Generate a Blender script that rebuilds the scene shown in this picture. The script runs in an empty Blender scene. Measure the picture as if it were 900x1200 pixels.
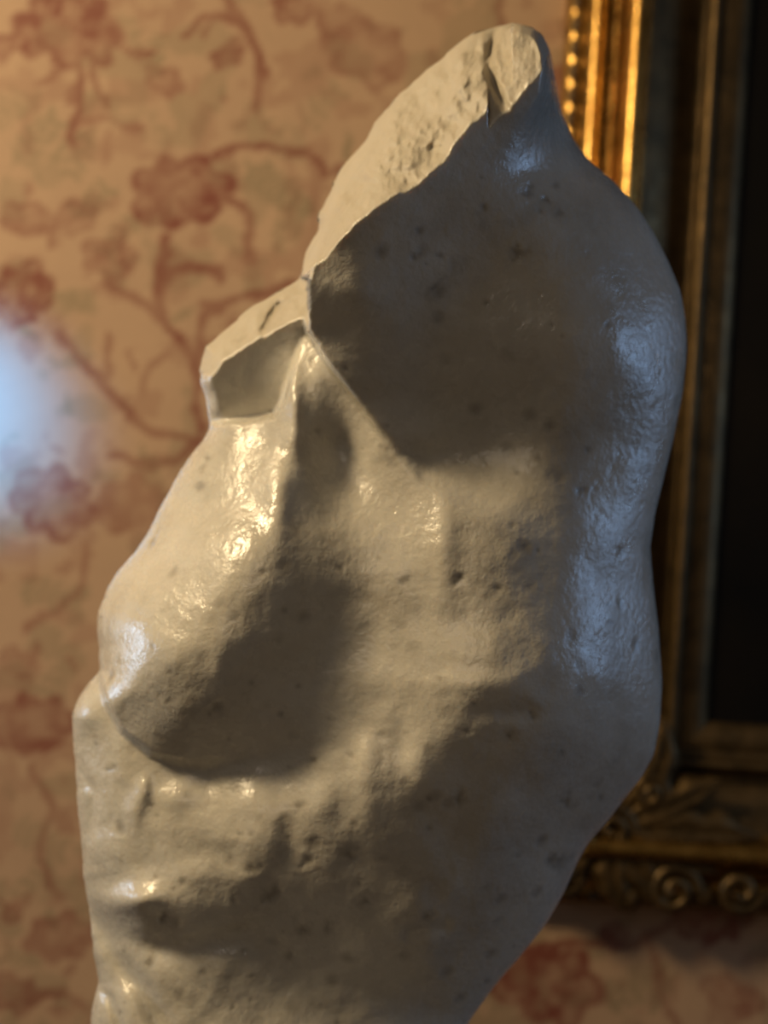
import bpy, bmesh, math, random
import numpy as np
from mathutils import Vector, Matrix

# ------------------------------------------------------------------ camera
scene = bpy.context.scene
F = 1700.0                    # focal length in pixels of the 900x1200 frame
D0 = 0.75                     # metres from the lens to the torso's middle plane
S = D0 / F                    # metres per pixel there
WALL = 1.25                   # metres from the lens to the wall
EYE = 1.5
ROLL = math.radians(3.6)
cam_d = bpy.data.cameras.new('camera')
cam = bpy.data.objects.new('camera', cam_d)
scene.collection.objects.link(cam)
cam_d.sensor_fit = 'VERTICAL'
cam_d.sensor_height = 36.0
cam_d.lens = F / 1200.0 * 36.0
cam_d.clip_start = 0.01
RIGHT = Vector((math.cos(ROLL), 0, math.sin(ROLL)))
UP = Vector((-math.sin(ROLL), 0, math.cos(ROLL)))
FWD = Vector((0, 1, 0))
CAM = Vector((0, 0, EYE))
M = Matrix.Identity(4)
for i in range(3):
    M[i][0] = RIGHT[i]; M[i][1] = UP[i]; M[i][2] = -FWD[i]; M[i][3] = CAM[i]
cam.matrix_world = M
cam_d.dof.use_dof = True
cam_d.dof.focus_distance = 0.615
cam_d.dof.aperture_fstop = 6.0
scene.camera = cam

# ------------------------------------------------------------------ world, lights, exposure
scene.view_settings.view_transform = 'Standard'
scene.view_settings.look = 'None'
scene.view_settings.gamma = 1.0
scene.view_settings.use_curve_mapping = False
scene.view_settings.exposure = 0.0
world = bpy.data.worlds.new('world'); scene.world = world
world.use_nodes = True
world.node_tree.nodes['Background'].inputs[0].default_value = (1.0, 0.80, 0.62, 1)
world.node_tree.nodes['Background'].inputs[1].default_value = 0.036


def light(name, kind, loc, target, power, color, **kw):
    d = bpy.data.lights.new(name, kind); d.energy = power; d.color = color
    for k, v in kw.items():
        setattr(d, k, v)
    o = bpy.data.objects.new(name, d); scene.collection.objects.link(o)
    o.location = loc
    o.rotation_euler = (Vector(target) - Vector(loc)).to_track_quat('-Z', 'Y').to_euler()
    return o


# warm shaded lamp on the chest side of the torso
light('lamp_light', 'AREA', (-0.90, 0.42, EYE + 0.70), (0.0, 0.85, EYE), 15.0, (1.0, 0.75, 0.43), shape='DISK', size=0.28)
# cool daylight from a window over the viewer's right shoulder
light('window_light', 'AREA', (1.40, 0.86, EYE + 0.22), (0.1, 0.75, EYE), 2.7, (0.36, 0.60, 1.0), shape='RECTANGLE', size=0.35, size_y=0.6)
# added warm fill behind the camera, to brighten the torso's dark side
light('fill_light', 'POINT', (-0.55, -1.45, EYE + 0.75), (0, 0, 0), 16.0, (1.0, 0.82, 0.64), shadow_soft_size=0.45)
# a narrow shaft of daylight that falls on the wallpaper at the left
light('daylight_shaft', 'SPOT', (-0.60, 0.92, EYE + 0.15), (-0.392, WALL, EYE + 0.066), 36.0, (0.02, 0.34, 1.0),
      spot_size=math.radians(32), spot_blend=1.0, shadow_soft_size=0.02)


# cool daylight from a second window, beyond the chest
light('far_window_light', 'AREA', (-1.10, 1.03, EYE - 0.08), (-0.12, 0.70, EYE - 0.06), 2.0, (0.50, 0.72, 1.0), shape='RECTANGLE', size=0.16, size_y=0.26)


# ------------------------------------------------------------------ helpers
def link(o, parent=None):
    scene.collection.objects.link(o)
    if parent is not None:
        o.parent = parent
    return o


def mesh_obj(name, verts, faces, mat=None, parent=None, smooth=True):
    me = bpy.data.meshes.new(name)
    me.from_pydata([tuple(v) for v in verts], [], faces)
    me.update()
    if smooth:
        me.polygons.foreach_set('use_smooth', [True] * len(me.polygons))
    if mat:
        me.materials.append(mat)
    return link(bpy.data.objects.new(name, me), parent)


def grid_obj(name, P, mat, wrap_u=False, parent=None):
    """P: array rows x cols x 3 -> one quad mesh (fast)."""
    n, m = P.shape[:2]
    idx = np.arange(n * m).reshape(n, m)
    if wrap_u:
        idx = np.concatenate([idx, idx[:, :1]], axis=1)
    q = np.stack([idx[:-1, :-1], idx[1:, :-1], idx[1:, 1:], idx[:-1, 1:]], -1).reshape(-1, 4)
    me = bpy.data.meshes.new(name)
    me.vertices.add(n * m); me.vertices.foreach_set('co', P.reshape(-1).astype(np.float32))
    me.loops.add(q.size); me.loops.foreach_set('vertex_index', q.reshape(-1).astype(np.int32))
    me.polygons.add(len(q))
    me.polygons.foreach_set('loop_start', (np.arange(len(q)) * 4).astype(np.int32))
    me.update(calc_edges=True)
    me.polygons.foreach_set('use_smooth', [True] * len(q))
    me.materials.append(mat)
    me.validate()
    return link(bpy.data.objects.new(name, me), parent)


def tag(o, label, cat, group=None):
    o['label'] = label; o['category'] = cat
    if group:
        o['group'] = group


def new_mat(name):
    m = bpy.data.materials.new(name); m.use_nodes = True
    nt = m.node_tree
    return m, nt, nt.nodes['Principled BSDF']


def node(nt, kind, **kw):
    n = nt.nodes.new(kind)
    for k, v in kw.items():
        if hasattr(n, k):
            setattr(n, k, v)
        else:
            n.inputs[k].default_value = v
    return n


def noise_tex(nt, scale, detail=4, rough=0.55, coord=None):
    n = node(nt, 'ShaderNodeTexNoise'); n.inputs['Scale'].default_value = scale
    n.inputs['Detail'].default_value = detail; n.inputs['Roughness'].default_value = rough
    if coord is not None:
        nt.links.new(coord, n.inputs['Vector'])
    return n


def ramp(nt, src, stops):
    r = node(nt, 'ShaderNodeValToRGB')
    el = r.color_ramp.elements
    while len(el) < len(stops):
        el.new(0.5)
    for e, (p, c) in zip(el, stops):
        e.position = p; e.color = (c[0], c[1], c[2], 1) if len(c) == 3 else c
    nt.links.new(src, r.inputs[0])
    return r


def mixc(nt, fac, a, b, mode='MIX'):
    m = node(nt, 'ShaderNodeMix', data_type='RGBA', blend_type=mode)
    for sock, v in ((m.inputs[0], fac), (m.inputs[6], a), (m.inputs[7], b)):
        if hasattr(v, 'is_output'):
            nt.links.new(v, sock)
        elif isinstance(v, (int, float)):
            sock.default_value = v
        else:
            sock.default_value = (v[0], v[1], v[2], 1)
    return m.outputs[2]


def on_wall(px, py, depth=WALL):
    """world point seen at a pixel on the plane y = depth"""
    p = CAM + (RIGHT * ((px - 450) / F) + UP * ((600 - py) / F) + FWD) * depth
    return p


# numpy value noise -----------------------------------------------------------
def vnoise(x, y, seed):
    rs = np.random.RandomState(seed)
    t = rs.rand(256, 256) * 2 - 1
    xi = np.floor(x).astype(int); yi = np.floor(y).astype(int)
    fx = x - xi; fy = y - yi
    fx = fx * fx * fx * (fx * (fx * 6 - 15) + 10); fy = fy * fy * fy * (fy * (fy * 6 - 15) + 10)
    g = lambda a, b: t[a % 256, b % 256]
    return (g(xi, yi) * (1 - fx) + g(xi + 1, yi) * fx) * (1 - fy) + (g(xi, yi + 1) * (1 - fx) + g(xi + 1, yi + 1) * fx) * fy


def fbm(x, y, scale, seed, octv=4, gain=0.5):
    o = 0; a = 1.0
    for k in range(octv):
        o = o + a * vnoise(x / scale * 2 ** k + 17.3 * k, y / scale * 2 ** k + 5.1 * k, seed + k); a *= gain
    return o


def sstep(a, b, v):
    t = np.clip((v - a) / (b - a), 0, 1)
    return t * t * (3 - 2 * t)


def seg_dist(X, Y, pts):
    """distance to a polyline, and the signed side of the nearest segment"""
    best = np.full(X.shape, 1e9); side = np.zeros(X.shape)
    for (x0, y0), (x1, y1) in zip(pts[:-1], pts[1:]):
        dx, dy = x1 - x0, y1 - y0; L = dx * dx + dy * dy + 1e-9
        t = np.clip(((X - x0) * dx + (Y - y0) * dy) / L, 0, 1)
        d = np.hypot(X - x0 - t * dx, Y - y0 - t * dy)
        s = (X - x0) * dy - (Y - y0) * dx
        m = d < best
        best = np.where(m, d, best); side = np.where(m, np.sign(s), side)
    return best, side


# ------------------------------------------------------------------ materials
def mat_marble():
    m, nt, b = new_mat('aged_marble')
    tc = node(nt, 'ShaderNodeTexCoord').outputs['Object']
    big = noise_tex(nt, 14, 5, 0.6, tc)
    base = ramp(nt, big.outputs[0], [(0.3, (0.45, 0.42, 0.36)), (0.55, (0.58, 0.55, 0.48)), (0.75, (0.65, 0.62, 0.55))]).outputs[0]
    vein = noise_tex(nt, 30, 8, 0.7, tc)
    v = ramp(nt, vein.outputs[0], [(0.56, (0, 0, 0)), (0.70, (1, 1, 1))]).outputs[0]
    base = mixc(nt, node_math(nt, 'MULTIPLY', v, 0.35), base, (0.34, 0.29, 0.22))
    # dirt caught in pits
    vo = node(nt, 'ShaderNodeTexVoronoi'); vo.inputs['Scale'].default_value = 60
    nt.links.new(tc, vo.inputs['Vector'])
    gate = noise_tex(nt, 22, 3, 0.5, tc)
    pit = ramp(nt, vo.outputs['Distance'], [(0.05, (1, 1, 1)), (0.30, (0, 0, 0))]).outputs[0]
    gt = ramp(nt, gate.outputs[0], [(0.50, (0, 0, 0)), (0.60, (1, 1, 1))]).outputs[0]
    pf = node_math(nt, 'MULTIPLY', pit, gt)
    base = mixc(nt, node_math(nt, 'MULTIPLY', pf, 0.5), base, (0.13, 0.11, 0.09))
    at = node(nt, 'ShaderNodeAttribute'); at.attribute_name = 'dirt'
    base = mixc(nt, at.outputs['Fac'], base, (0.12, 0.10, 0.075))
    ab = node(nt, 'ShaderNodeAttribute'); ab.attribute_name = 'raw_break'
    base = mixc(nt, node_math(nt, 'MULTIPLY', ab.outputs['Fac'], 0.65), base, (0.40, 0.345, 0.255))
    nt.links.new(base, b.inputs['Base Color'])
    fine = noise_tex(nt, 280, 3, 0.6, tc)
    mid = noise_tex(nt, 80, 4, 0.6, tc)
    r = ramp(nt, mid.outputs[0], [(0.35, (0.15,) * 3), (0.65, (0.36,) * 3)]).outputs[0]
    ab = node(nt, 'ShaderNodeAttribute'); ab.attribute_name = 'raw_break'
    r = mixc(nt, ab.outputs['Fac'], r, (0.58, 0.58, 0.58))
    nt.links.new(r, b.inputs['Roughness'])
    h = node_math(nt, 'ADD', node_math(nt, 'MULTIPLY', fine.outputs[0], 0.9), node_math(nt, 'MULTIPLY', mid.outputs[0], 0.8))
    h = node_math(nt, 'SUBTRACT', h, node_math(nt, 'MULTIPLY', pf, 0.9))
    bp = node(nt, 'ShaderNodeBump'); bp.inputs['Strength'].default_value = 0.36
    bp.inputs['Distance'].default_value = 0.0016
    nt.links.new(h, bp.inputs['Height']); nt.links.new(bp.outputs[0], b.inputs['Normal'])
    b.inputs['Subsurface Weight'].default_value = 0.25
    b.inputs['Subsurface Radius'].default_value = (1.0, 0.75, 0.5)
    b.inputs['Subsurface Scale'].default_value = 0.006
    b.inputs['Specular IOR Level'].default_value = 0.55
    return m


def node_math(nt, op, a, b):
    n = node(nt, 'ShaderNodeMath', operation=op)
    for s, v in ((n.inputs[0], a), (n.inputs[1], b)):
        if hasattr(v, 'is_output'):
            nt.links.new(v, s)
        else:
            s.default_value = v
    return n.outputs[0]


def mat_wallpaper():
    m, nt, b = new_mat('floral_wallpaper')
    tc = node(nt, 'ShaderNodeTexCoord').outputs['Object']
    red = node(nt, 'ShaderNodeAttribute'); red.attribute_name = 'red_print'
    grn = node(nt, 'ShaderNodeAttribute'); grn.attribute_name = 'green_print'
    n1 = noise_tex(nt, 9, 4, 0.6, tc)
    ground = ramp(nt, n1.outputs[0], [(0.3, (0.44, 0.29, 0.185)), (0.7, (0.51, 0.34, 0.215))]).outputs[0]
    n2 = noise_tex(nt, 120, 3, 0.6, tc)
    c = mixc(nt, grn.outputs['Fac'], ground, (0.22, 0.18, 0.10))
    c = mixc(nt, red.outputs['Fac'], c, (0.20, 0.05, 0.034))
    c = mixc(nt, node_math(nt, 'MULTIPLY', n2.outputs[0], 0.18), c, (0.30, 0.20, 0.12))
    nt.links.new(c, b.inputs['Base Color'])
    b.inputs['Roughness'].default_value = 0.6
    b.inputs['Specular IOR Level'].default_value = 0.25
    bp = node(nt, 'ShaderNodeBump'); bp.inputs['Strength'].default_value = 0.2; bp.inputs['Distance'].default_value = 0.0005
    nt.links.new(n2.outputs[0], bp.inputs['Height']); nt.links.new(bp.outputs[0], b.inputs['Normal'])
    return m


def mat_gilt(name, c0, c1, rough, metal=0.9):
    m, nt, b = new_mat(name)
    tc = node(nt, 'ShaderNodeTexCoord').outputs['Object']
    n1 = noise_tex(nt, 35, 5, 0.65, tc)
    nt.links.new(ramp(nt, n1.outputs[0], [(0.35, c0), (0.65, c1)]).outputs[0], b.inputs['Base Color'])
    b.inputs['Metallic'].default_value = metal
    n2 = noise_tex(nt, 90, 4, 0.6, tc)
    nt.links.new(ramp(nt, n2.outputs[0], [(0.3, (rough - 0.08,) * 3), (0.7, (rough + 0.1,) * 3)]).outputs[0], b.inputs['Roughness'])
    bp = node(nt, 'ShaderNodeBump'); bp.inputs['Strength'].default_value = 0.3; bp.inputs['Distance'].default_value = 0.001
    nt.links.new(n2.outputs[0], bp.inputs['Height']); nt.links.new(bp.outputs[0], b.inputs['Normal'])
    return m


def mat_plain(name, c0, c1, scale, rough, spec=0.3):
    m, nt, b = new_mat(name)
    tc = node(nt, 'ShaderNodeTexCoord').outputs['Object']
    n1 = noise_tex(nt, scale, 5, 0.6, tc)
    nt.links.new(ramp(nt, n1.outputs[0], [(0.35, c0), (0.65, c1)]).outputs[0], b.inputs['Base Color'])
    b.inputs['Roughness'].default_value = rough
    b.inputs['Specular IOR Level'].default_value = spec
    return m


MARBLE = mat_marble()
PAPER = mat_wallpaper()
GILT = mat_gilt('old_gilding', (0.30, 0.165, 0.04), (0.55, 0.33, 0.09), 0.29)
GILT_DARK = mat_gilt('dark_gilding', (0.075, 0.05, 0.022), (0.16, 0.10, 0.04), 0.48, 0.8)  # darker gilding for the inner moulding and the corner ornament
BRONZE = mat_gilt('dull_bronze_paint', (0.10, 0.055, 0.018), (0.17, 0.10, 0.035), 0.65, 0.0)
CANVAS = mat_plain('dark_varnished_canvas', (0.003, 0.003, 0.003), (0.008, 0.006, 0.004), 6, 0.55, 0.12)
STONE = mat_plain('grey_plinth_stone', (0.25, 0.24, 0.22), (0.34, 0.32, 0.29), 12, 0.6)
WOOD = mat_plain('dark_floor_wood', (0.06, 0.035, 0.018), (0.11, 0.06, 0.03), 4, 0.45)


# ------------------------------------------------------------------ the setting
def build_wall():
    st = 0.0029
    cx, cz = 0.0, EYE
    xs = np.arange(-1.30, 1.00, st); zs = np.arange(-0.80, 0.80, st)
    GX, GZ = np.meshgrid(xs, zs)
    # photograph pixel at which each wall point shows (only used to lay the print out)
    PX = 450 + (GX * math.cos(ROLL) + GZ * math.sin(ROLL)) / WALL * F
    PY = 600 - (-GX * math.sin(ROLL) + GZ * math.cos(ROLL)) / WALL * F
    TW, TH = 930.0, 1240.0                                     # the repeat of the paper
    PX = PX + fbm(PX, PY, 60, 3, 2) * 5; PY = PY + fbm(PX + 500, PY, 60, 9, 2) * 5
    PX = PX + fbm(PX, PY, 15, 13, 2) * 3.5; PY = PY + fbm(PX + 500, PY, 15, 19, 2) * 3.5
    U = np.mod(PX + 15, TW) - 15; V = np.mod(PY + 20, TH) - 20
    red = np.zeros(U.shape); grn = np.zeros(U.shape)

    def box(x0, x1, y0, y1):
        return (U > x0) & (U < x1) & (V > y0) & (V < y1)

    def put(A, sel, val):
        A[sel] = np.maximum(A[sel], val)

    def stroke(A, pts, w, a=0.8, taper=True):
        P = np.array(pts, float); P2 = [P[0]]
        for k in range(len(P) - 1):                            # Catmull-Rom
            p0 = P[max(k - 1, 0)]; p1 = P[k]; p2 = P[k + 1]; p3 = P[min(k + 2, len(P) - 1)]
            for t in np.linspace(0, 1, 7)[1:]:
                P2.append(0.5 * (2 * p1 + (p2 - p0) * t + (2 * p0 - 5 * p1 + 4 * p2 - p3) * t * t + (3 * p1 - p0 - 3 * p2 + p3) * t ** 3))
        P2 = np.array(P2)
        sel = box(P2[:, 0].min() - 20, P2[:, 0].max() + 20, P2[:, 1].min() - 20, P2[:, 1].max() + 20)
        if not sel.any():
            return
        d, _ = seg_dist(U[sel], V[sel], [tuple(p) for p in P2])
        put(A, sel, a * (1 - sstep(w * 0.6, w * 1.3, d)))

    def flower(cx, cy, r, seed, a=0.75, n=8, squash=0.9):
        sel = box(cx - 1.6 * r, cx + 1.6 * r, cy - 1.6 * r, cy + 1.6 * r)
        if not sel.any():
            return
        dx = U[sel] - cx; dy = (V[sel] - cy) / squash
        th = np.arctan2(dy, dx); rr = np.hypot(dx, dy) / r
        edge = 0.80 + 0.22 * np.abs(np.sin(n * th / 2 + seed)) + 0.12 * np.sin(2 * th + seed)
        inside = 1 - sstep(edge - 0.07, edge + 0.05, rr)
        rim = np.exp(-((rr - edge + 0.10) / 0.10) ** 2)
        e2 = 0.50 + 0.12 * np.abs(np.sin((n - 3) * th / 2 + 2 * seed))
        ring2 = np.exp(-((rr - e2) / 0.10) ** 2)
        rays = 0.5 + 0.5 * np.sin(n * th + 3 * seed + 3 * rr)
        mot = sstep(-0.25, 0.35, fbm(U[sel], V[sel], 13, int(seed * 7) + 2, 2))
        v = inside * (0.34 + 0.34 * rim + 0.26 * ring2 + 0.20 * rays + 0.34 * mot)
        put(red, sel, np.clip(v * 1.1, 0, 1) * min(1, a * 1.15))

    def leaf(A, cx, cy, L, W, ang, a=0.6):
        sel = box(cx - L, cx + L, cy - L, cy + L)
        if not sel.any():
            return
        c, s = math.cos(ang), math.sin(ang)
        x = (U[sel] - cx) * c + (V[sel] - cy) * s; y = -(U[sel] - cx) * s + (V[sel] - cy) * c
        x = x / L * 2; y = y / W * 2 + 0.25 * x * x
        w = np.clip(1 - x * x, 0, 1) * (1 + 0.25 * np.sin(x * 16))
        put(A, sel, a * (1 - sstep(0.75, 1.05, np.abs(y) / np.maximum(w, 1e-3))) * (np.abs(x) < 1))

    def spray(A, cx, cy, L, ang, n=5, a=0.55):
        for k in range(n):
            t = (k + 0.5) / n
            x = cx + math.cos(ang) * L * t; y = cy + math.sin(ang) * L * t
            for sg in (-1, 1):
                aa = ang + sg * 0.9
                leaf(A, x + math.cos(aa) * L * 0.16, y + math.sin(aa) * L * 0.16, L * 0.36, L * 0.15, aa, a)
        stroke(A, [(cx, cy), (cx + math.cos(ang) * L, cy + math.sin(ang) * L)], 2.5, a)

    # --- what shows beside the torso
    flower(80, 32, 62, 1.2, 0.8); flower(212, 224, 58, 2.1, 0.9, 7); flower(25, 345, 44, 3.3, 0.9)
    flower(428, 62, 50, 0.4, 0.55, 6); flower(345, 12, 26, 1.9, 0.7, 5); flower(8, 52, 20, 1.1, 0.7, 5)
    flower(195, 92, 26, 0.7, 0.55, 5); flower(268, 68, 18, 2.7, 0.7, 5); flower(395, 20, 24, 2.2, 0.6, 5)
    stroke(red, [(222, 34), (236, 20), (258, 17), (282, 30), (300, 58), (308, 95), (303, 130)], 6, 0.85)
    stroke(red, [(255, -20), (272, 8), (290, 40)], 6, 0.8); stroke(red, [(240, 42), (250, 28)], 4, 0.7)
    stroke(red, [(90, 78), (92, 110), (85, 150), (92, 168)], 5, 0.8); stroke(red, [(104, 78), (112, 108), (128, 128)], 4, 0.65)
    stroke(red, [(75, 75), (60, 92), (40, 98)], 5, 0.65)
    stroke(red, [(85, 150), (120, 140), (152, 150)], 4, 0.7); leaf(red, 157, 150, 34, 20, 0.2, 0.8); leaf(red, 85, 112, 34, 20, 1.7, 0.6)
    leaf(red, 165, 60, 56, 17, 0.1, 0.75); leaf(red, 128, 175, 50, 14, 1.6, 0.5)
    spray(grn, 15, 200, 78, -0.9, 5, 0.55); spray(grn, 110, 150, 60, 2.0, 4, 0.6); spray(grn, 160, 250, 60, 2.3, 4, 0.6)
    spray(grn, 40, 110, 60, 2.5, 4, 0.5); spray(grn, 290, 120, 50, 0.8, 4, 0.55); spray(grn, 145, 20, 50, 1.0, 4, 0.5)
    spray(grn, 225, 155, 40, -0.8, 3, 0.55); spray(grn, 350, 150, 60, -0.7, 4, 0.5)
    flower(35, 255, 30, 0.9, 0.6, 5); flower(88, 255, 24, 2.9, 0.55, 5); flower(126, 300, 34, 1.4, 0.6, 5)
    stroke(red, [(258, 182), (268, 172), (300, 170), (335, 172), (362, 178), (378, 200)], 5, 0.85)
    leaf(red, 263, 178, 32, 18, -0.2, 0.9); leaf(red, 338, 172, 36, 16, 0.1, 0.85)
    spray(grn, 285, 190, 95, 0.75, 6, 0.65); spray(grn, 325, 300, 50, -1.4, 4, 0.55)
    stroke(red, [(262, 235), (285, 250), (288, 285), (290, 305)], 6, 0.8); leaf(red, 290, 302, 30, 20, 1.4, 0.85)
    stroke(red, [(365, 185), (372, 240), (362, 290)], 9, 0.4)
    stroke(red, [(197, 278), (190, 330), (196, 372), (215, 405), (230, 440), (242, 500)], 6, 0.85)
    stroke(red, [(190, 345), (200, 322), (222, 312), (246, 318), (260, 330)], 7, 0.85)
    stroke(red, [(196, 372), (170, 352), (135, 342), (120, 330)], 7, 0.8)
    stroke(red, [(228, 430), (236, 390), (245, 360), (260, 362), (300, 342), (340, 330)], 6, 0.75)
    leaf(red, 248, 362, 34, 18, 0.7, 0.8); leaf(red, 298, 345, 44, 14, -0.3, 0.7)
    stroke(red, [(72, 392), (100, 430), (135, 472), (180, 505), (240, 520)], 6, 0.8)
    stroke(red, [(125, 395), (122, 440), (135, 472)], 4, 0.6); stroke(red, [(215, 405), (180, 430), (165, 470)], 4, 0.45)
    leaf(red, 75, 400, 40, 16, 0.7, 0.6); flower(60, 590, 55, 0.3, 0.75, 7); flower(150, 590, 40, 2.5, 0.55, 6)
    stroke(red, [(242, 500), (215, 540), (170, 545), (130, 530)], 6, 0.7)
    stroke(red, [(105, 640), (100, 680), (70, 720), (30, 740)], 5, 0.6)
    spray(grn, 20, 690, 80, 0.2, 5, 0.55); spray(grn, 95, 760, 70, 2.2, 5, 0.5)
    flower(38, 850, 46, 1.7, 0.75, 7); flower(20, 780, 24, 0.2, 0.5, 5)
    stroke(red, [(40, 895), (60, 940), (45, 1000), (70, 1050)], 5, 0.6)
    spray(grn, 10, 960, 70, 0.5, 5, 0.5); flower(72, 1100, 40, 2.0, 0.6, 6); flower(15, 1165, 34, 1.0, 0.6, 6)
    spray(grn, 60, 1000, 60, 2.2, 4, 0.5); leaf(red, 70, 960, 50, 22, 0.8, 0.5); leaf(red, 20, 1060, 60, 20, -0.6, 0.5)
    stroke(red, [(20, 1190), (60, 1160), (100, 1180)], 5, 0.55)
    # --- below the picture frame
    flower(640, 1150, 62, 0.8, 0.9, 7); flower(718, 1092, 18, 1.5, 0.8, 5)
    stroke(red, [(650, 1105), (690, 1108), (730, 1110), (760, 1100), (790, 1085)], 6, 0.85)
    stroke(red, [(765, 1108), (775, 1150), (790, 1200)], 5, 0.6); flower(835, 1075, 42, 2.4, 0.95, 7)
    spray(grn, 700, 1170, 80, -0.3, 5, 0.6); flower(860, 1165, 36, 0.5, 0.6, 6); spray(grn, 730, 1130, 60, 0.3, 4, 0.5)
    # --- the rest of the repeat, hidden by torso and picture from here
    rnd = random.Random(4)
    for (fx, fy, fr) in ((520, 330, 60), (640, 520, 55), (420, 640, 60), (760, 300, 58), (560, 860, 62), (330, 900, 55), (800, 760, 60), (250, 1120, 58), (470, 1090, 50), (620, 120, 60), (820, 80, 50)):
        flower(fx, fy, fr, rnd.uniform(0, 3), 0.8, rnd.choice((6, 7, 8)))
        a0 = rnd.uniform(0, 6.28)
        for k in range(3):
            a1 = a0 + k * 2.1; ex, ey = fx + math.cos(a1) * fr * 2.4, fy + math.sin(a1) * fr * 2.4
            stroke(red, [(fx + math.cos(a1) * fr, fy + math.sin(a1) * fr), ((fx + ex) / 2 + 22 * math.sin(a1), (fy + ey) / 2 - 22 * math.cos(a1)), (ex, ey)], 5, 0.7)
            spray(grn, ex, ey, 62, a1 + 0.7, 4, 0.55)
    # small filling sprigs, buds and dots all over the ground
    for k in range(150):
        x, y = rnd.uniform(0, 915), rnd.uniform(0, 1220); a1 = rnd.uniform(0, 6.28); q = rnd.random()
        if q < 0.40: leaf(grn, x, y, rnd.uniform(22, 44), rnd.uniform(9, 16), a1, 0.7)
        elif q < 0.72: leaf(red, x, y, rnd.uniform(16, 34), rnd.uniform(7, 12), a1, 0.55)
        elif q < 0.88: flower(x, y, rnd.uniform(9, 17), a1, 0.6, 5)
        else: spray(grn, x, y, rnd.uniform(36, 56), a1, 4, 0.65)
    worn = 0.72 + 0.28 * np.clip(0.5 + fbm(PX, PY, 30, 21, 3), 0, 1)
    mot = fbm(PX, PY, 34, 90, 3); mot2 = fbm(PX + 300, PY, 40, 95, 3)
    red = np.maximum(red, 0.28 * sstep(0.34, 0.55, mot) * (red < 0.15)); grn = np.maximum(grn, 0.4 * sstep(0.34, 0.55, mot2))
    red *= worn; grn *= worn
    P = np.stack([GX + cx, np.full(GX.shape, WALL), GZ + cz], -1)
    o = grid_obj('wall_back', P, PAPER)
    me = o.data
    # the plain outer field of the same wall
    for nm, A in (('red_print', red), ('green_print', grn)):
        at = me.attributes.new(nm, 'FLOAT', 'POINT')
        at.data.foreach_set('value', A.reshape(-1).astype(np.float32))
    bm = bmesh.new(); bm.from_mesh(me)
    x0, x1, z0, z1 = xs[0], xs[-1], zs[0] + cz, zs[-1] + cz
    X0, X1, Z0, Z1 = -2.2, 2.2, 0.0, 2.9
    v = lambda x, z: bm.verts.new((x, WALL, z))
    for (a, b, c, d) in ((X0, x0, Z0, Z1), (x1, X1, Z0, Z1), (x0, x1, Z0, z0), (x0, x1, z1, Z1)):
        bm.faces.new((v(a, c), v(a, d), v(b, d), v(b, c)))
    bm.to_mesh(me); bm.free()
    o['kind'] = 'structure'
    return o


build_wall()
fl = mesh_obj('floor', [(-2.2, -1.5, 0), (2.2, -1.5, 0), (2.2, WALL, 0), (-2.2, WALL, 0)], [(0, 1, 2, 3)], WOOD, smooth=False)
fl['kind'] = 'structure'


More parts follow.
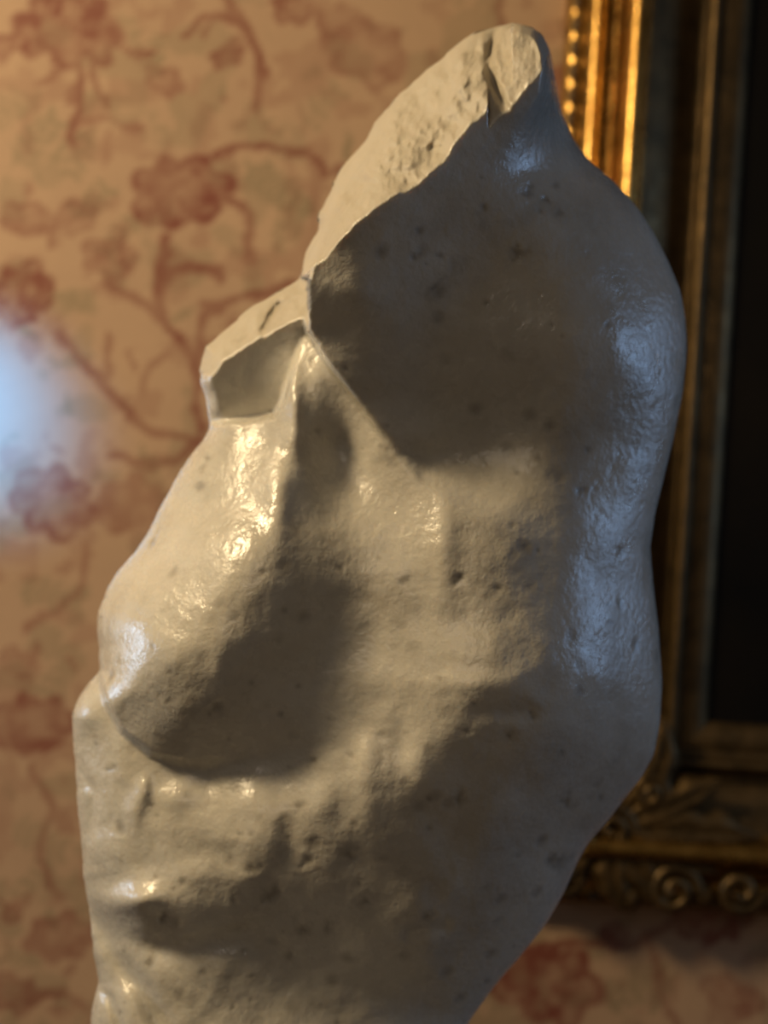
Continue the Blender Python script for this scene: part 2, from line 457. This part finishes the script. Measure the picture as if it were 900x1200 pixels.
# ------------------------------------------------------------------ the picture in its gilt frame
def build_picture():
    # outer lower-left corner of the frame on the wall, and its size
    corner = on_wall(600, 1052, WALL - 0.02)
    sight = 0.158                                              # width of the moulding
    X0, Z0 = corner.x, corner.z
    W, H = 0.95, 1.12
    root = bpy.data.objects.new('framed_painting', None); link(root)
    root.location = (X0, WALL, Z0)
    tag(root, 'dark oil painting in a wide gilt frame hung on floral wallpaper', 'painting')
    # moulding: distance from the outer edge, height off the wall
    prof = [(0, 0), (0, 0.022), (0.002, 0.026), (0.013, 0.026), (0.015, 0.024)]
    prof += [(0.0235 - 0.0085 * math.cos(a), 0.026 + 0.016 * math.sin(a)) for a in np.linspace(0, math.pi, 11)]
    prof += [(0.034, 0.027), (0.040, 0.030), (0.0445, 0.036)]
    prof += [(0.0545 - 0.010 * math.cos(a), 0.040 + 0.021 * math.sin(a)) for a in np.linspace(0, math.pi, 13)]
    prof += [(0.0655, 0.041)]
    prof += [(0.066 + 0.052 * t, 0.040 - 0.024 * math.sin(t * math.pi / 2) ** 0.8) for t in np.linspace(0.06, 1, 12)]
    prof += [(0.1185, 0.024)]
    prof += [(0.1235 - 0.005 * math.cos(a), 0.024 + 0.007 * math.sin(a)) for a in np.linspace(0, math.pi, 7)]
    prof += [(0.130, 0.017), (0.136, 0.020), (0.150, 0.017), (sight, 0.010), (sight, 0)]
    cutp = next(i for i, p in enumerate(prof) if p[0] > 0.066)
    def rail(kind, name, prof, mat):
        V = []
        for s, t in prof:
            if kind == 'l': a, b = (s, s), (s, H - s)
            if kind == 'r': a, b = (W - s, H - s), (W - s, s)
            if kind == 'b': a, b = (W - s, s), (s, s)
            if kind == 't': a, b = (s, H - s), (W - s, H - s)
            V.append((a[0], -t, a[1])); V.append((b[0], -t, b[1]))
        Fc = [(2 * i, 2 * i + 1, 2 * i + 3, 2 * i + 2) for i in range(len(prof) - 1)]
        o = mesh_obj(name, V, Fc, mat, root)
        return o
    for k in 'lrbt':
        rail(k, 'frame_rail', prof[:cutp + 1], GILT); rail(k, 'inner_moulding', prof[cutp:], GILT_DARK)
    c = mesh_obj('canvas', [(sight - .002, -0.008, sight - .002), (W - sight + .002, -0.008, sight - .002), (W - sight + .002, -0.008, H - sight + .002), (sight - .002, -0.008, H - sight + .002)], [(0, 1, 2, 3)], CANVAS, root, False)
    # beading along the outer edge
    bm = bmesh.new(); bmesh.ops.create_uvsphere(bm, u_segments=8, v_segments=6, radius=1)
    me = bpy.data.meshes.new('bead'); bm.to_mesh(me); bm.free()
    me.polygons.foreach_set('use_smooth', [True] * len(me.polygons)); me.materials.append(BRONZE)
    step = 0.020
    pts = [(0.0075, z, 0) for z in np.arange(0.02, H - 0.01, step)] + [(x, 0.0075, 1) for x in np.arange(0.03, W - 0.01, step)]
    for x, z, hor in pts:
        b = link(bpy.data.objects.new('bead', me), root)
        b.location = (x, -0.027, z)
        b.scale = (0.0085, 0.006, 0.0045) if hor else (0.0045, 0.006, 0.0085)
    # carved corner ornament: acanthus leaves and scrolls
    def leafmesh(L, Wd, thick, curl, lobes):
        V = []; n, m = 15, 9
        for i in range(n):
            t = i / (n - 1)
            w = Wd * (math.sin(math.pi * min(1, t * 0.93 + 0.07)) ** 0.7) * (1 + 0.22 * math.cos(lobes * 2 * math.pi * t))
            for j in range(m):
                u = j / (m - 1) * 2 - 1
                z = thick * (1 - u * u) ** 0.5 * (0.45 + 0.55 * math.sin(math.pi * min(1, 0.15 + t * 0.8))) * (1 - 0.4 * math.exp(-(u / 0.12) ** 2))
                bend = curl * t * t
                V.append((L * t * math.cos(bend) - u * w * math.sin(bend), -z - 0.25 * thick * t, L * t * math.sin(bend) + u * w * math.cos(bend)))
        Fc = [(i * m + j, (i + 1) * m + j, (i + 1) * m + j + 1, i * m + j + 1) for i in range(n - 1) for j in range(m - 1)]
        return V, Fc

    def scroll(R, turns, rad):
        V = []; n, m = 40, 8
        for i in range(n):
            t = i / (n - 1); a = turns * 2 * math.pi * t; r = R * (1 - 0.82 * t)
            cxx, cz = r * math.cos(a), r * math.sin(a); rr = rad * (1 - 0.35 * t)
            for j in range(m):
                b = 2 * math.pi * j / m
                V.append((cxx + rr * math.cos(b) * math.cos(a), -0.008 * t - rr * 1.2 * (math.sin(b) + 0.3), cz + rr * math.cos(b) * math.sin(a)))
        Fc = [(i * m + j, (i + 1) * m + j, (i + 1) * m + (j + 1) % m, i * m + (j + 1) % m) for i in range(n - 1) for j in range(m)]
        return V, Fc

    orn = link(bpy.data.objects.new('corner_ornament', None), root)
    orn.location = (0.075, -0.040, 0.070)
    rnd = random.Random(11)
    defs = []
    for ang, L, Wd in ((0.05, 0.125, 0.020), (0.42, 0.10, 0.018), (0.80, 0.105, 0.020), (1.18, 0.10, 0.018), (1.53, 0.125, 0.020),
                       (-0.42, 0.095, 0.018), (2.0, 0.095, 0.018), (-0.9, 0.085, 0.018), (-1.5, 0.07, 0.018), (2.6, 0.07, 0.018), (3.3, 0.075, 0.018), (3.93, 0.085, 0.02)):
        V, Fc = leafmesh(L, Wd, 0.013, rnd.uniform(-0.5, 0.5), 4)
        o = mesh_obj('carved_leaf', V, Fc, GILT_DARK, orn); o.rotation_euler = (0, -ang, 0)
    for (x, z, R, tr) in ((0.055, -0.048, 0.021, 1.6), (-0.045, 0.055, 0.021, -1.6), (0.0, 0.0, 0.019, 1.8), (0.030, 0.032, 0.014, 1.5), (-0.040, -0.040, 0.018, -1.5), (0.11, -0.045, 0.018, -1.5), (-0.045, 0.11, 0.018, 1.5), (0.155, -0.05, 0.015, 1.5)):
        V, Fc = scroll(R, tr, 0.006)
        o = mesh_obj('carved_scroll', V, Fc, GILT_DARK, orn); o.location = (x, -0.004, z)
    for (x, z, r) in ((0.082, -0.052, 0.011), (-0.05, 0.083, 0.011), (0.135, -0.053, 0.010), (0.02, -0.058, 0.012), (-0.058, 0.02, 0.012), (0.178, -0.052, 0.009)):
        b = link(bpy.data.objects.new('carved_boss', me.copy()), orn); b.data.materials.clear(); b.data.materials.append(GILT_DARK)
        b.location = (x, -0.002, z); b.scale = (r, r * 0.8, r)
    return root


build_picture()

# ------------------------------------------------------------------ the marble torso
LEFT = [(600, 27), (575, 33), (556, 38), (520, 65), (480, 100), (445, 135), (425, 168), (408, 186), (390, 216), (378, 246), (369, 275), (358, 300),
        (354, 328), (330, 340), (298, 358), (262, 388), (241, 408), (234, 430), (237, 455), (243, 476), (246, 498), (240, 514), (222, 535),
        (205, 562), (190, 590), (175, 620), (160, 645), (140, 668), (125, 690), (116, 715), (113, 740), (116, 765), (117, 786), (105, 800), (92, 818),
        (84, 838), (86, 862), (88, 890), (89, 920), (92, 960), (97, 1000), (98, 1030), (103, 1055), (107, 1085), (108, 1110), (115, 1150), (111, 1170),
        (106, 1200), (100, 1260), (108, 1380), (140, 1480), (160, 1560), (175, 1640), (180, 1700)]
RGT = [(602, 27), (622, 31), (636, 40), (645, 60), (651, 95), (658, 130), (670, 160), (690, 188), (722, 215), (746, 242), (766, 272), (785, 310),
       (797, 340), (803, 372), (805, 410), (800, 460), (790, 510), (780, 552), (768, 600), (762, 640), (765, 680), (772, 740), (776, 800), (773, 850),
       (766, 885), (751, 912), (735, 932), (710, 965), (690, 987), (677, 1010), (660, 1048), (640, 1083), (612, 1118), (580, 1155), (556, 1188), (548, 1200),
       (535, 1250), (545, 1330), (590, 1430), (620, 1530), (600, 1640), (570, 1700)]

# how far the near side stands out of the middle plane, in units of S: (x, y, h)
FLANK = [
    (500, 590, 142), (520, 640, 162), (540, 700, 170), (490, 720, 154), (500, 780, 166), (480, 850, 168), (560, 780, 180), (540, 850, 182), (600, 640, 160), (600, 720, 170),
    (640, 620, 138), (640, 700, 152), (640, 780, 166), (620, 840, 168), (700, 640, 116), (700, 740, 130), (690, 830, 138), (750, 700, 84), (750, 820, 92),
    (560, 530, 134), (640, 540, 140), (720, 520, 114), (500, 900, 172), (560, 900, 162), (620, 900, 148), (680, 900, 120), (730, 890, 90)]
ARM = [                # raised shoulder: edge of the break, then the smooth side that falls back from it
    (372, 300, 208), (392, 262, 228), (430, 214, 240), (490, 160, 238), (545, 118, 224), (580, 100, 214), (345, 350, 200),
    (600, 60, 224), (630, 50, 216), (638, 88, 208), (600, 125, 208), (660, 150, 150), (365, 385, 178), (420, 340, 204), (480, 280, 202), (540, 220, 194), (590, 160, 192),
    (395, 430, 166), (430, 470, 150), (468, 525, 130), (420, 420, 168), (450, 470, 146), (480, 400, 160), (560, 320, 158), (640, 240, 158), (638, 140, 174), (680, 220, 140),
    (520, 470, 128), (600, 420, 142), (650, 350, 148), (700, 300, 138), (760, 330, 105), (720, 400, 136), (760, 430, 112), (660, 460, 126),
    (490, 550, 112), (560, 530, 112), (640, 545, 112), (720, 520, 100), (770, 480, 90), (800, 400, 80), (600, 600, 100), (500, 620, 100), (700, 600, 92)]
NECK = [(240, 430, 76), (300, 400, 88), (345, 385, 100), (245, 470, 46), (300, 470, 52), (330, 470, 62), (250, 495, 34), (300, 500, 34), (340, 495, 44), (352, 420, 84)]
BREAST = FLANK + [     # collar, breast muscle
    (245, 505, 76), (290, 515, 84), (318, 515, 102), (300, 480, 76), (340, 515, 126),
    (345, 470, 116), (352, 430, 102), (376, 440, 116), (335, 560, 138), (360, 400, 100), (374, 475, 117), (400, 525, 90), (408, 570, 106), (442, 525, 122), (425, 490, 118), (468, 560, 128), (396, 452, 114),
    (210, 590, 80), (260, 590, 110), (300, 592, 138), (180, 660, 100), (235, 655, 138), (272, 652, 166), (300, 630, 168), (140, 720, 100), (180, 735, 140), (212, 745, 166), (250, 720, 176), (310, 700, 178),
    (370, 640, 154), (380, 700, 156), (440, 640, 141), (430, 720, 146), (360, 780, 152), (300, 790, 164), (240, 800, 170), (180, 800, 146), (135, 790, 116),
    (146, 850, 96), (176, 876, 106), (222, 852, 138), (226, 890, 108), (290, 850, 140), (290, 888, 114), (360, 840, 142), (360, 872, 134), (420, 800, 150), (430, 850, 150)]
RIBS = FLANK + [       # far breast, ribs, belly
    (95, 840, 52), (110, 870, 58), (130, 880, 70), (180, 898, 86), (240, 908, 98), (310, 900, 116), (370, 886, 132), (180, 945, 97), (240, 955, 116), (310, 950, 135), (430, 850, 150), (120, 960, 70), (170, 975, 96), (240, 975, 122),
    (320, 960, 142), (400, 920, 156), (120, 1030, 62), (170, 1050, 108), (170, 1015, 92), (230, 1050, 118), (300, 1020, 132), (380, 1000, 142), (440, 960, 160), (120, 800, 60), (200, 850, 90), (300, 850, 122),
    (470, 960, 158), (540, 960, 142), (600, 960, 130), (660, 960, 106),
    (440, 1030, 136), (500, 1030, 132), (560, 1030, 116), (620, 1030, 96), (480, 1060, 126), (360, 1060, 118), (300, 1090, 104), (420, 1100, 106), (500, 1110, 104), (560, 1100, 92),
    (200, 1100, 96), (140, 1100, 62), (160, 1150, 70), (230, 1150, 86), (320, 1160, 84), (420, 1180, 76), (500, 1180, 70), (130, 1190, 62),
    (150, 1300, 90), (300, 1300, 110), (450, 1300, 100), (200, 1500, 110), (400, 1500, 130), (550, 1500, 110), (250, 1700, 110), (400, 1700, 120), (540, 1700, 100)]


def tps(ctrl, X, Y):
    C = np.array(ctrl, float); n = len(C)
    def U(r2):
        return 0.5 * r2 * np.log(r2 + 1e-9)
    sc = 300.0
    P = C[:, :2] / sc
    K = U(((P[:, None] - P[None]) ** 2).sum(-1)) + np.eye(n) * 0.004
    A = np.zeros((n + 3, n + 3)); A[:n, :n] = K; A[:n, n] = 1; A[:n, n + 1:] = P; A[n:, :n] = A[:n, n:].T
    w = np.linalg.solve(A, np.concatenate([C[:, 2], np.zeros(3)]))
    out = w[n] + w[n + 1] * X / sc + w[n + 2] * Y / sc
    for k in range(n):
        out = out + w[k] * U((X / sc - P[k, 0]) ** 2 + (Y / sc - P[k, 1]) ** 2)
    return out


def idw(samples, X, Y):
    num = 0; den = 0
    for x, y, v in samples:
        w = 1.0 / ((X - x) ** 2 + (Y - y) ** 2 + 400.0) ** 1.5
        num = num + w * v; den = den + w
    return num / den


def height(X, Y):
    """near surface of the torso; also returns a dirt mask"""
    h = tps(RIBS, X, Y)
    # the breast over the ribs: crisp fold in front, fading out towards the flank
    fold = [(100, 772), (117, 790), (124, 822), (142, 856), (176, 884), (226, 898), (290, 892), (350, 878), (400, 862), (440, 845), (480, 830), (900, 830)]
    dF, sF = seg_dist(X, Y, fold)
    inn = dF * sF
    w = np.interp(X, [100, 180, 300, 400, 480], [3, 6, 14, 32, 60])
    h = h + (tps(BREAST, X, Y) - h) * sstep(-w, w, inn)
    # the neck stump, undercut, stops at the slope of the breast
    dU, sU = seg_dist(X, Y, [(200, 500), (236, 498), (262, 496), (300, 492), (322, 488), (332, 470), (344, 430), (356, 392), (360, 380), (420, 300)])
    h = h + (tps(NECK, X, Y) - h) * sstep(-4, 5, dU * sU)
    # the raised shoulder overlaps both along a crisp edge, then runs into the flank
    dA, sA = seg_dist(X, Y, [(350, 200), (352, 325), (356, 355), (360, 388), (384, 425), (412, 462), (440, 500), (468, 532), (500, 552), (560, 566), (900, 572)])
    w = np.interp(X, [350, 440, 480, 560, 620], [3, 4, 13, 48, 70])
    h = h + (tps(ARM, X, Y) - h) * sstep(-w, w, dA * sA)
    base = h
    # belly creases
    for pts, w, dep in (([(100, 1062), (125, 1085), (165, 1108), (215, 1112), (280, 1100)], 18, 12), ([(108, 1078), (135, 1120), (165, 1160), (190, 1210)], 13, 15),
                        ([(110, 1152), (128, 1170), (140, 1205)], 6, 10), ([(96, 905), (110, 930), (104, 985)], 6, 6),
                        ([(418, 1010), (455, 1032), (500, 1040)], 20, 4), ([(480, 1095), (520, 1085)], 9, 6)):
        d, s = seg_dist(X, Y, pts)
        base = base - dep * np.exp(-(d / w) ** 2)
    for x, y, rx, ry, dep in ((325, 590, 16, 40, 9), (345, 470, 9, 46, 8), (158, 950, 10, 18, 7), (168, 925, 9, 18, 7), (150, 1056, 36, 14, 14), (205, 935, 22, 16, 6), (290, 935, 26, 22, 7), (245, 918, 14, 14, -4), (250, 1000, 40, 16, -5), (130, 1000, 18, 24, 8), (380, 930, 20, 40, 6), (340, 985, 18, 30, -6), (430, 900, 16, 50, 5), (470, 870, 12, 40, -4), (555, 800, 60, 14, 5), (600, 835, 50, 12, -5), (95, 838, 16, 20, 8),
                              (490, 1055, 20, 26, 5), (225, 560, 30, 20, 6), (110, 995, 12, 18, 6), (520, 640, 16, 60, 6), (290, 1030, 20, 14, 6), (200, 770, 30, 24, 4)):
        base = base + dep * np.exp(-((X - x) / rx) ** 2 - ((Y - y) / ry) ** 2)
    dirt = np.zeros(X.shape)
    # pits and chips
    pits = [(365, 893, 4, 5), (295, 1020, 6, 4), (352, 943, 5, 2), (540, 677, 6, 4), (585, 690, 4, 3), (605, 297, 7, 4), (565, 245, 5, 3), (190, 1075, 5, 5), (252, 830, 7, 4), (318, 1048, 8, 5), (275, 1055, 5, 3),
            (490, 272, 5, 2), (487, 300, 4, 2), (680, 575, 5, 3), (600, 860, 6, 4), (540, 935, 7, 4), (665, 940, 8, 4), (655, 1010, 9, 5), (410, 1000, 8, 4), (360, 1010, 6, 4), (430, 1055, 7, 4), (175, 1130, 6, 4),
            (235, 570, 5, 3), (245, 535, 4, 3), (515, 300, 4, 2), (640, 235, 7, 4), (620, 225, 6, 3), (655, 250, 6, 3), (400, 665, 4, 2), (475, 680, 5, 2), (385, 1085, 6, 3), (340, 1120, 5, 3), (500, 1075, 6, 4), (130, 900, 4, 3)]
    for x, y, r, dep in pits:
        wx = fbm(X, Y, 9, 300 + int(x), 2) * r * 0.6
        g = np.exp(-((X - x + wx) ** 2 * (0.6 + 0.8 * ((x * 7) % 1.0 + y % 3 / 3)) + (Y - y - wx) ** 2) / (r * r))
        base = base - 0.55 * dep * g; dirt = np.maximum(dirt, 0.5 * g)
    rr = random.Random(5)
    for k in range(110):
        x, y = rr.uniform(110, 740), rr.uniform(180, 1200); r = rr.uniform(1.5, 4.2)
        s = (X > x - 16) & (X < x + 16) & (Y > y - 16) & (Y < y + 16)
        g = np.exp(-((X[s] - x) ** 2 + (Y[s] - y) ** 2) / (r * r))
        base[s] -= g * r * 0.3; dirt[s] = np.maximum(dirt[s], 0.45 * g)
    # dark veins on the shoulder, dark strokes along the top and neck cracks
    for pts, w, a in (([(500, 345), (520, 325), (540, 318)], 4, 0.5), ([(505, 350), (518, 340), (530, 318), (545, 305)], 7, 0.28), ([(600, 262), (640, 240), (662, 252)], 9, 0.3), ([(576, 42), (574, 70), (568, 96)], 8, 0.7),
                      ([(312, 385), (318, 368), (326, 358)], 5, 0.7), ([(560, 250), (575, 275), (580, 285)], 6, 0.3)):
        d, s = seg_dist(X, Y, pts)
        dirt = np.maximum(dirt, a * np.exp(-(d / w) ** 2) * (0.6 + 0.4 * fbm(X, Y, 14, 31, 2)))
    # surface tooling and wear
    base = base + fbm(X, Y, 80, 40, 2) * 3.2 + fbm(X, Y, 38, 43, 2) * 1.5 * sstep(560, 900, Y) + fbm(X, Y, 16, 50, 2) * 0.35
    return base, np.clip(dirt, 0, 1)


def breaks(X, Y, h):
    """broken faces: planes that cut the near surface"""
    rough = fbm(X, Y, 75, 60, 5, 0.55) * 13 + fbm(X * 1.6 + Y, Y - X, 30, 66, 3) * 4
    # the long break of the raised arm, along the upper left outline
    arm = [(353, 335), (362, 292), (384, 228), (410, 184), (446, 134), (482, 98), (522, 62), (560, 36), (576, 33)]
    d, s = seg_dist(X, Y, arm)
    w = np.interp(Y, [30, 60, 100, 170, 215, 260, 330, 380], [92, 100, 106, 96, 86, 46, 18, 12])
    cut = 40 + 195 * (d / w) + rough
    cut2 = 130 + 105 * (d / w) + rough * 0.8
    c = np.minimum(cut * 1.4, cut2)
    region = (1 - sstep(300, 345, Y)) * (X < 600)
    h = np.where(region > 0, np.minimum(h, c + (1 - region) * 300), h)
    # second small facet on top, beyond the crack
    fx = 172 + (X - 575) * 0.42 + (Y - 30) * 0.26 + rough * 0.35
    m = (X >= 572) & (Y < 150)
    h = np.where(m, np.minimum(h, fx), h)
    # crack between the two
    dc, _ = seg_dist(X, Y, [(580, 20), (577, 48), (572, 72), (578, 98), (592, 128)])
    h = h - 26 * np.exp(-(dc / (5.0 + 2 * fbm(X, Y, 16, 88, 2))) ** 2) * (1 - sstep(95, 140, Y))
    # broken top of the neck
    top = [(234, 425), (241, 408), (262, 388), (298, 358), (330, 340), (354, 328)]
    dn, _ = seg_dist(X, Y, top)
    nk = 20 + dn * 2.1 + rough * 0.7
    mn = (X < 362) & (Y > 325) & (Y < 440) & (dn < 60)
    h = np.where(mn, np.minimum(h, nk), h)
    dk, _ = seg_dist(X, Y, [(308, 388), (318, 368), (326, 356)])
    h = h - 12 * np.exp(-(dk / 4.0) ** 2)
    return h


def build_torso():
    yL = np.array(LEFT, float); yR = np.array(RGT, float)
    rows = np.concatenate([np.array([27.0, 27.4, 28, 29, 30.3, 31.8, 33.5]), np.arange(35.5, 1210, 2.3), np.arange(1214, 1701, 9.0)])
    n = len(rows); m = 300; mb = 90
    xl = np.interp(rows, yL[:, 1], yL[:, 0]); xr = np.interp(rows, yR[:, 1], yR[:, 0])
    def smooth(a, it):
        for _ in range(it):
            b = a.copy(); b[9:-1] = 0.25 * a[8:-2] + 0.5 * a[9:-1] + 0.25 * a[10:]; a = b
        return a
    jag = np.array([fbm(np.array([0.0]), np.array([y]), 14, 77, 3)[0] for y in rows])
    xl = smooth(xl, 3) + jag * np.interp(rows, [27, 60, 330, 420, 470, 1700], [0, 3, 3, 2, 0.8, 0.8]); xr = smooth(xr, 6)
    u = np.linspace(0, 1, m)
    t = 0.55 * (1 - np.cos(np.pi * u)) / 2 + 0.45 * u
    t = np.sign(t - 0.5) * 0.5 * (1 - (1 - np.abs(2 * t - 1)) ** 1.35) + 0.5
    X = xl[:, None] + (xr - xl)[:, None] * t[None]; Y = np.repeat(rows[:, None], m, 1)
    h, dirt = height(X, Y)
    h0 = h
    h = breaks(X, Y, h)
    raw = sstep(1, 6, h0 - h)
    h = np.maximum(h, 12)
    # round the surface over at the outline
    outl = [tuple(p) for p in np.stack([xl, rows], -1)[::3]]; outr = [tuple(p) for p in np.stack([xr, rows], -1)[::3]]
    dl, _ = seg_dist(X, Y, outl); dr, _ = seg_dist(X, Y, outr)
    wl = np.interp(Y, [27, 320, 335, 480, 500, 560, 640, 780, 800, 830, 900, 1200, 1700], [14, 14, 14, 16, 40, 60, 70, 56, 50, 44, 60, 70, 150])
    wr = np.interp(Y, [27, 80, 110, 150, 200, 300, 400, 600, 640, 800, 1000, 1200, 1700], [10, 14, 24, 60, 110, 150, 150, 120, 110, 150, 140, 130, 150])
    tl = np.clip(dl / wl, 0, 1); tr = np.clip(dr / wr, 0, 1)
    e = np.sqrt(1 - (1 - tl) ** 2) * np.sqrt(1 - (1 - tr) ** 2)
    e[:, 0] = 0; e[:, -1] = 0
    h = h * e
    D = D0 - h * S
    cx = (X - 450) / F * D; cz = (600 - Y) / F * D; cd = D
    # far side, never seen from here: a full rounded body
    th = np.linspace(0, np.pi, mb + 2)[1:-1]
    mid = (xl + xr) / 2; half = (xr - xl) / 2
    hb = np.minimum(half * 0.9, 230) * np.interp(rows, [27, 200, 1700], [0.7, 1, 1])
    bx = (mid[:, None] + half[:, None] * np.cos(th)[None] * 0.995 - 450) * S
    bd = D0 + hb[:, None] * np.sin(th)[None] ** 0.8 * S
    bz = np.repeat(((600 - rows) * S)[:, None], mb, 1)
    CX = np.concatenate([cx, bx], 1); CZ = np.concatenate([cz, bz], 1); CD = np.concatenate([cd, bd], 1)
    R = np.array(RIGHT); Uv = np.array(UP); Fw = np.array(FWD)
    P = np.array(CAM) + CX[..., None] * R + CZ[..., None] * Uv + CD[..., None] * Fw
    base = P[-1].mean(0)
    root_loc = base.copy()
    P = P - root_loc
    o = grid_obj('marble_torso', P, MARBLE, wrap_u=True)
    o.location = root_loc
    at = o.data.attributes.new('dirt', 'FLOAT', 'POINT')
    full = np.concatenate([dirt, np.zeros((n, mb))], 1)
    if len(o.data.vertices) == full.size:
        at.data.foreach_set('value', full.reshape(-1).astype(np.float32))
    at = o.data.attributes.new('raw_break', 'FLOAT', 'POINT')
    full = np.concatenate([raw, np.zeros((n, mb))], 1)
    at.data.foreach_set('value', full.reshape(-1).astype(np.float32))
    bm = bmesh.new(); bm.from_mesh(o.data)
    bmesh.ops.holes_fill(bm, edges=[e for e in bm.edges if e.is_boundary], sides=0)
    bmesh.ops.recalc_face_normals(bm, faces=bm.faces)
    bm.to_mesh(o.data); bm.free()
    tag(o, 'weathered grey white marble torso with broken neck and raised shoulder stump', 'sculpture')
    return P[-1] + root_loc


foot = build_torso()

# ------------------------------------------------------------------ plinth below the torso (under the frame of the picture)
lo = foot.min(0); hi = foot.max(0)
pc = ((lo[0] + hi[0]) / 2, (lo[1] + hi[1]) / 2); top = lo[2]
prof = [(0.19, 0.0), (0.19, 0.08), (0.175, 0.10), (0.16, 0.12), (0.155, 0.14), (0.155, top - 0.12), (0.165, top - 0.10), (0.185, top - 0.07), (0.185, top - 0.005), (0.18, top + 0.004)]
V = []
for r, z in prof:
    V += [(-r, -r, z), (r, -r, z), (r, r, z), (-r, r, z)]
Fc = []
for i in range(len(prof) - 1):
    for j in range(4):
        Fc.append((4 * i + j, 4 * i + (j + 1) % 4, 4 * i + 4 + (j + 1) % 4, 4 * i + 4 + j))
Fc.append(tuple(4 * (len(prof) - 1) + j for j in range(4))); Fc.append((3, 2, 1, 0))
pl = mesh_obj('stone_plinth', V, Fc, STONE, smooth=False)
pl.location = (pc[0], pc[1], 0)
tag(pl, 'square grey stone plinth carrying the marble torso', 'plinth')
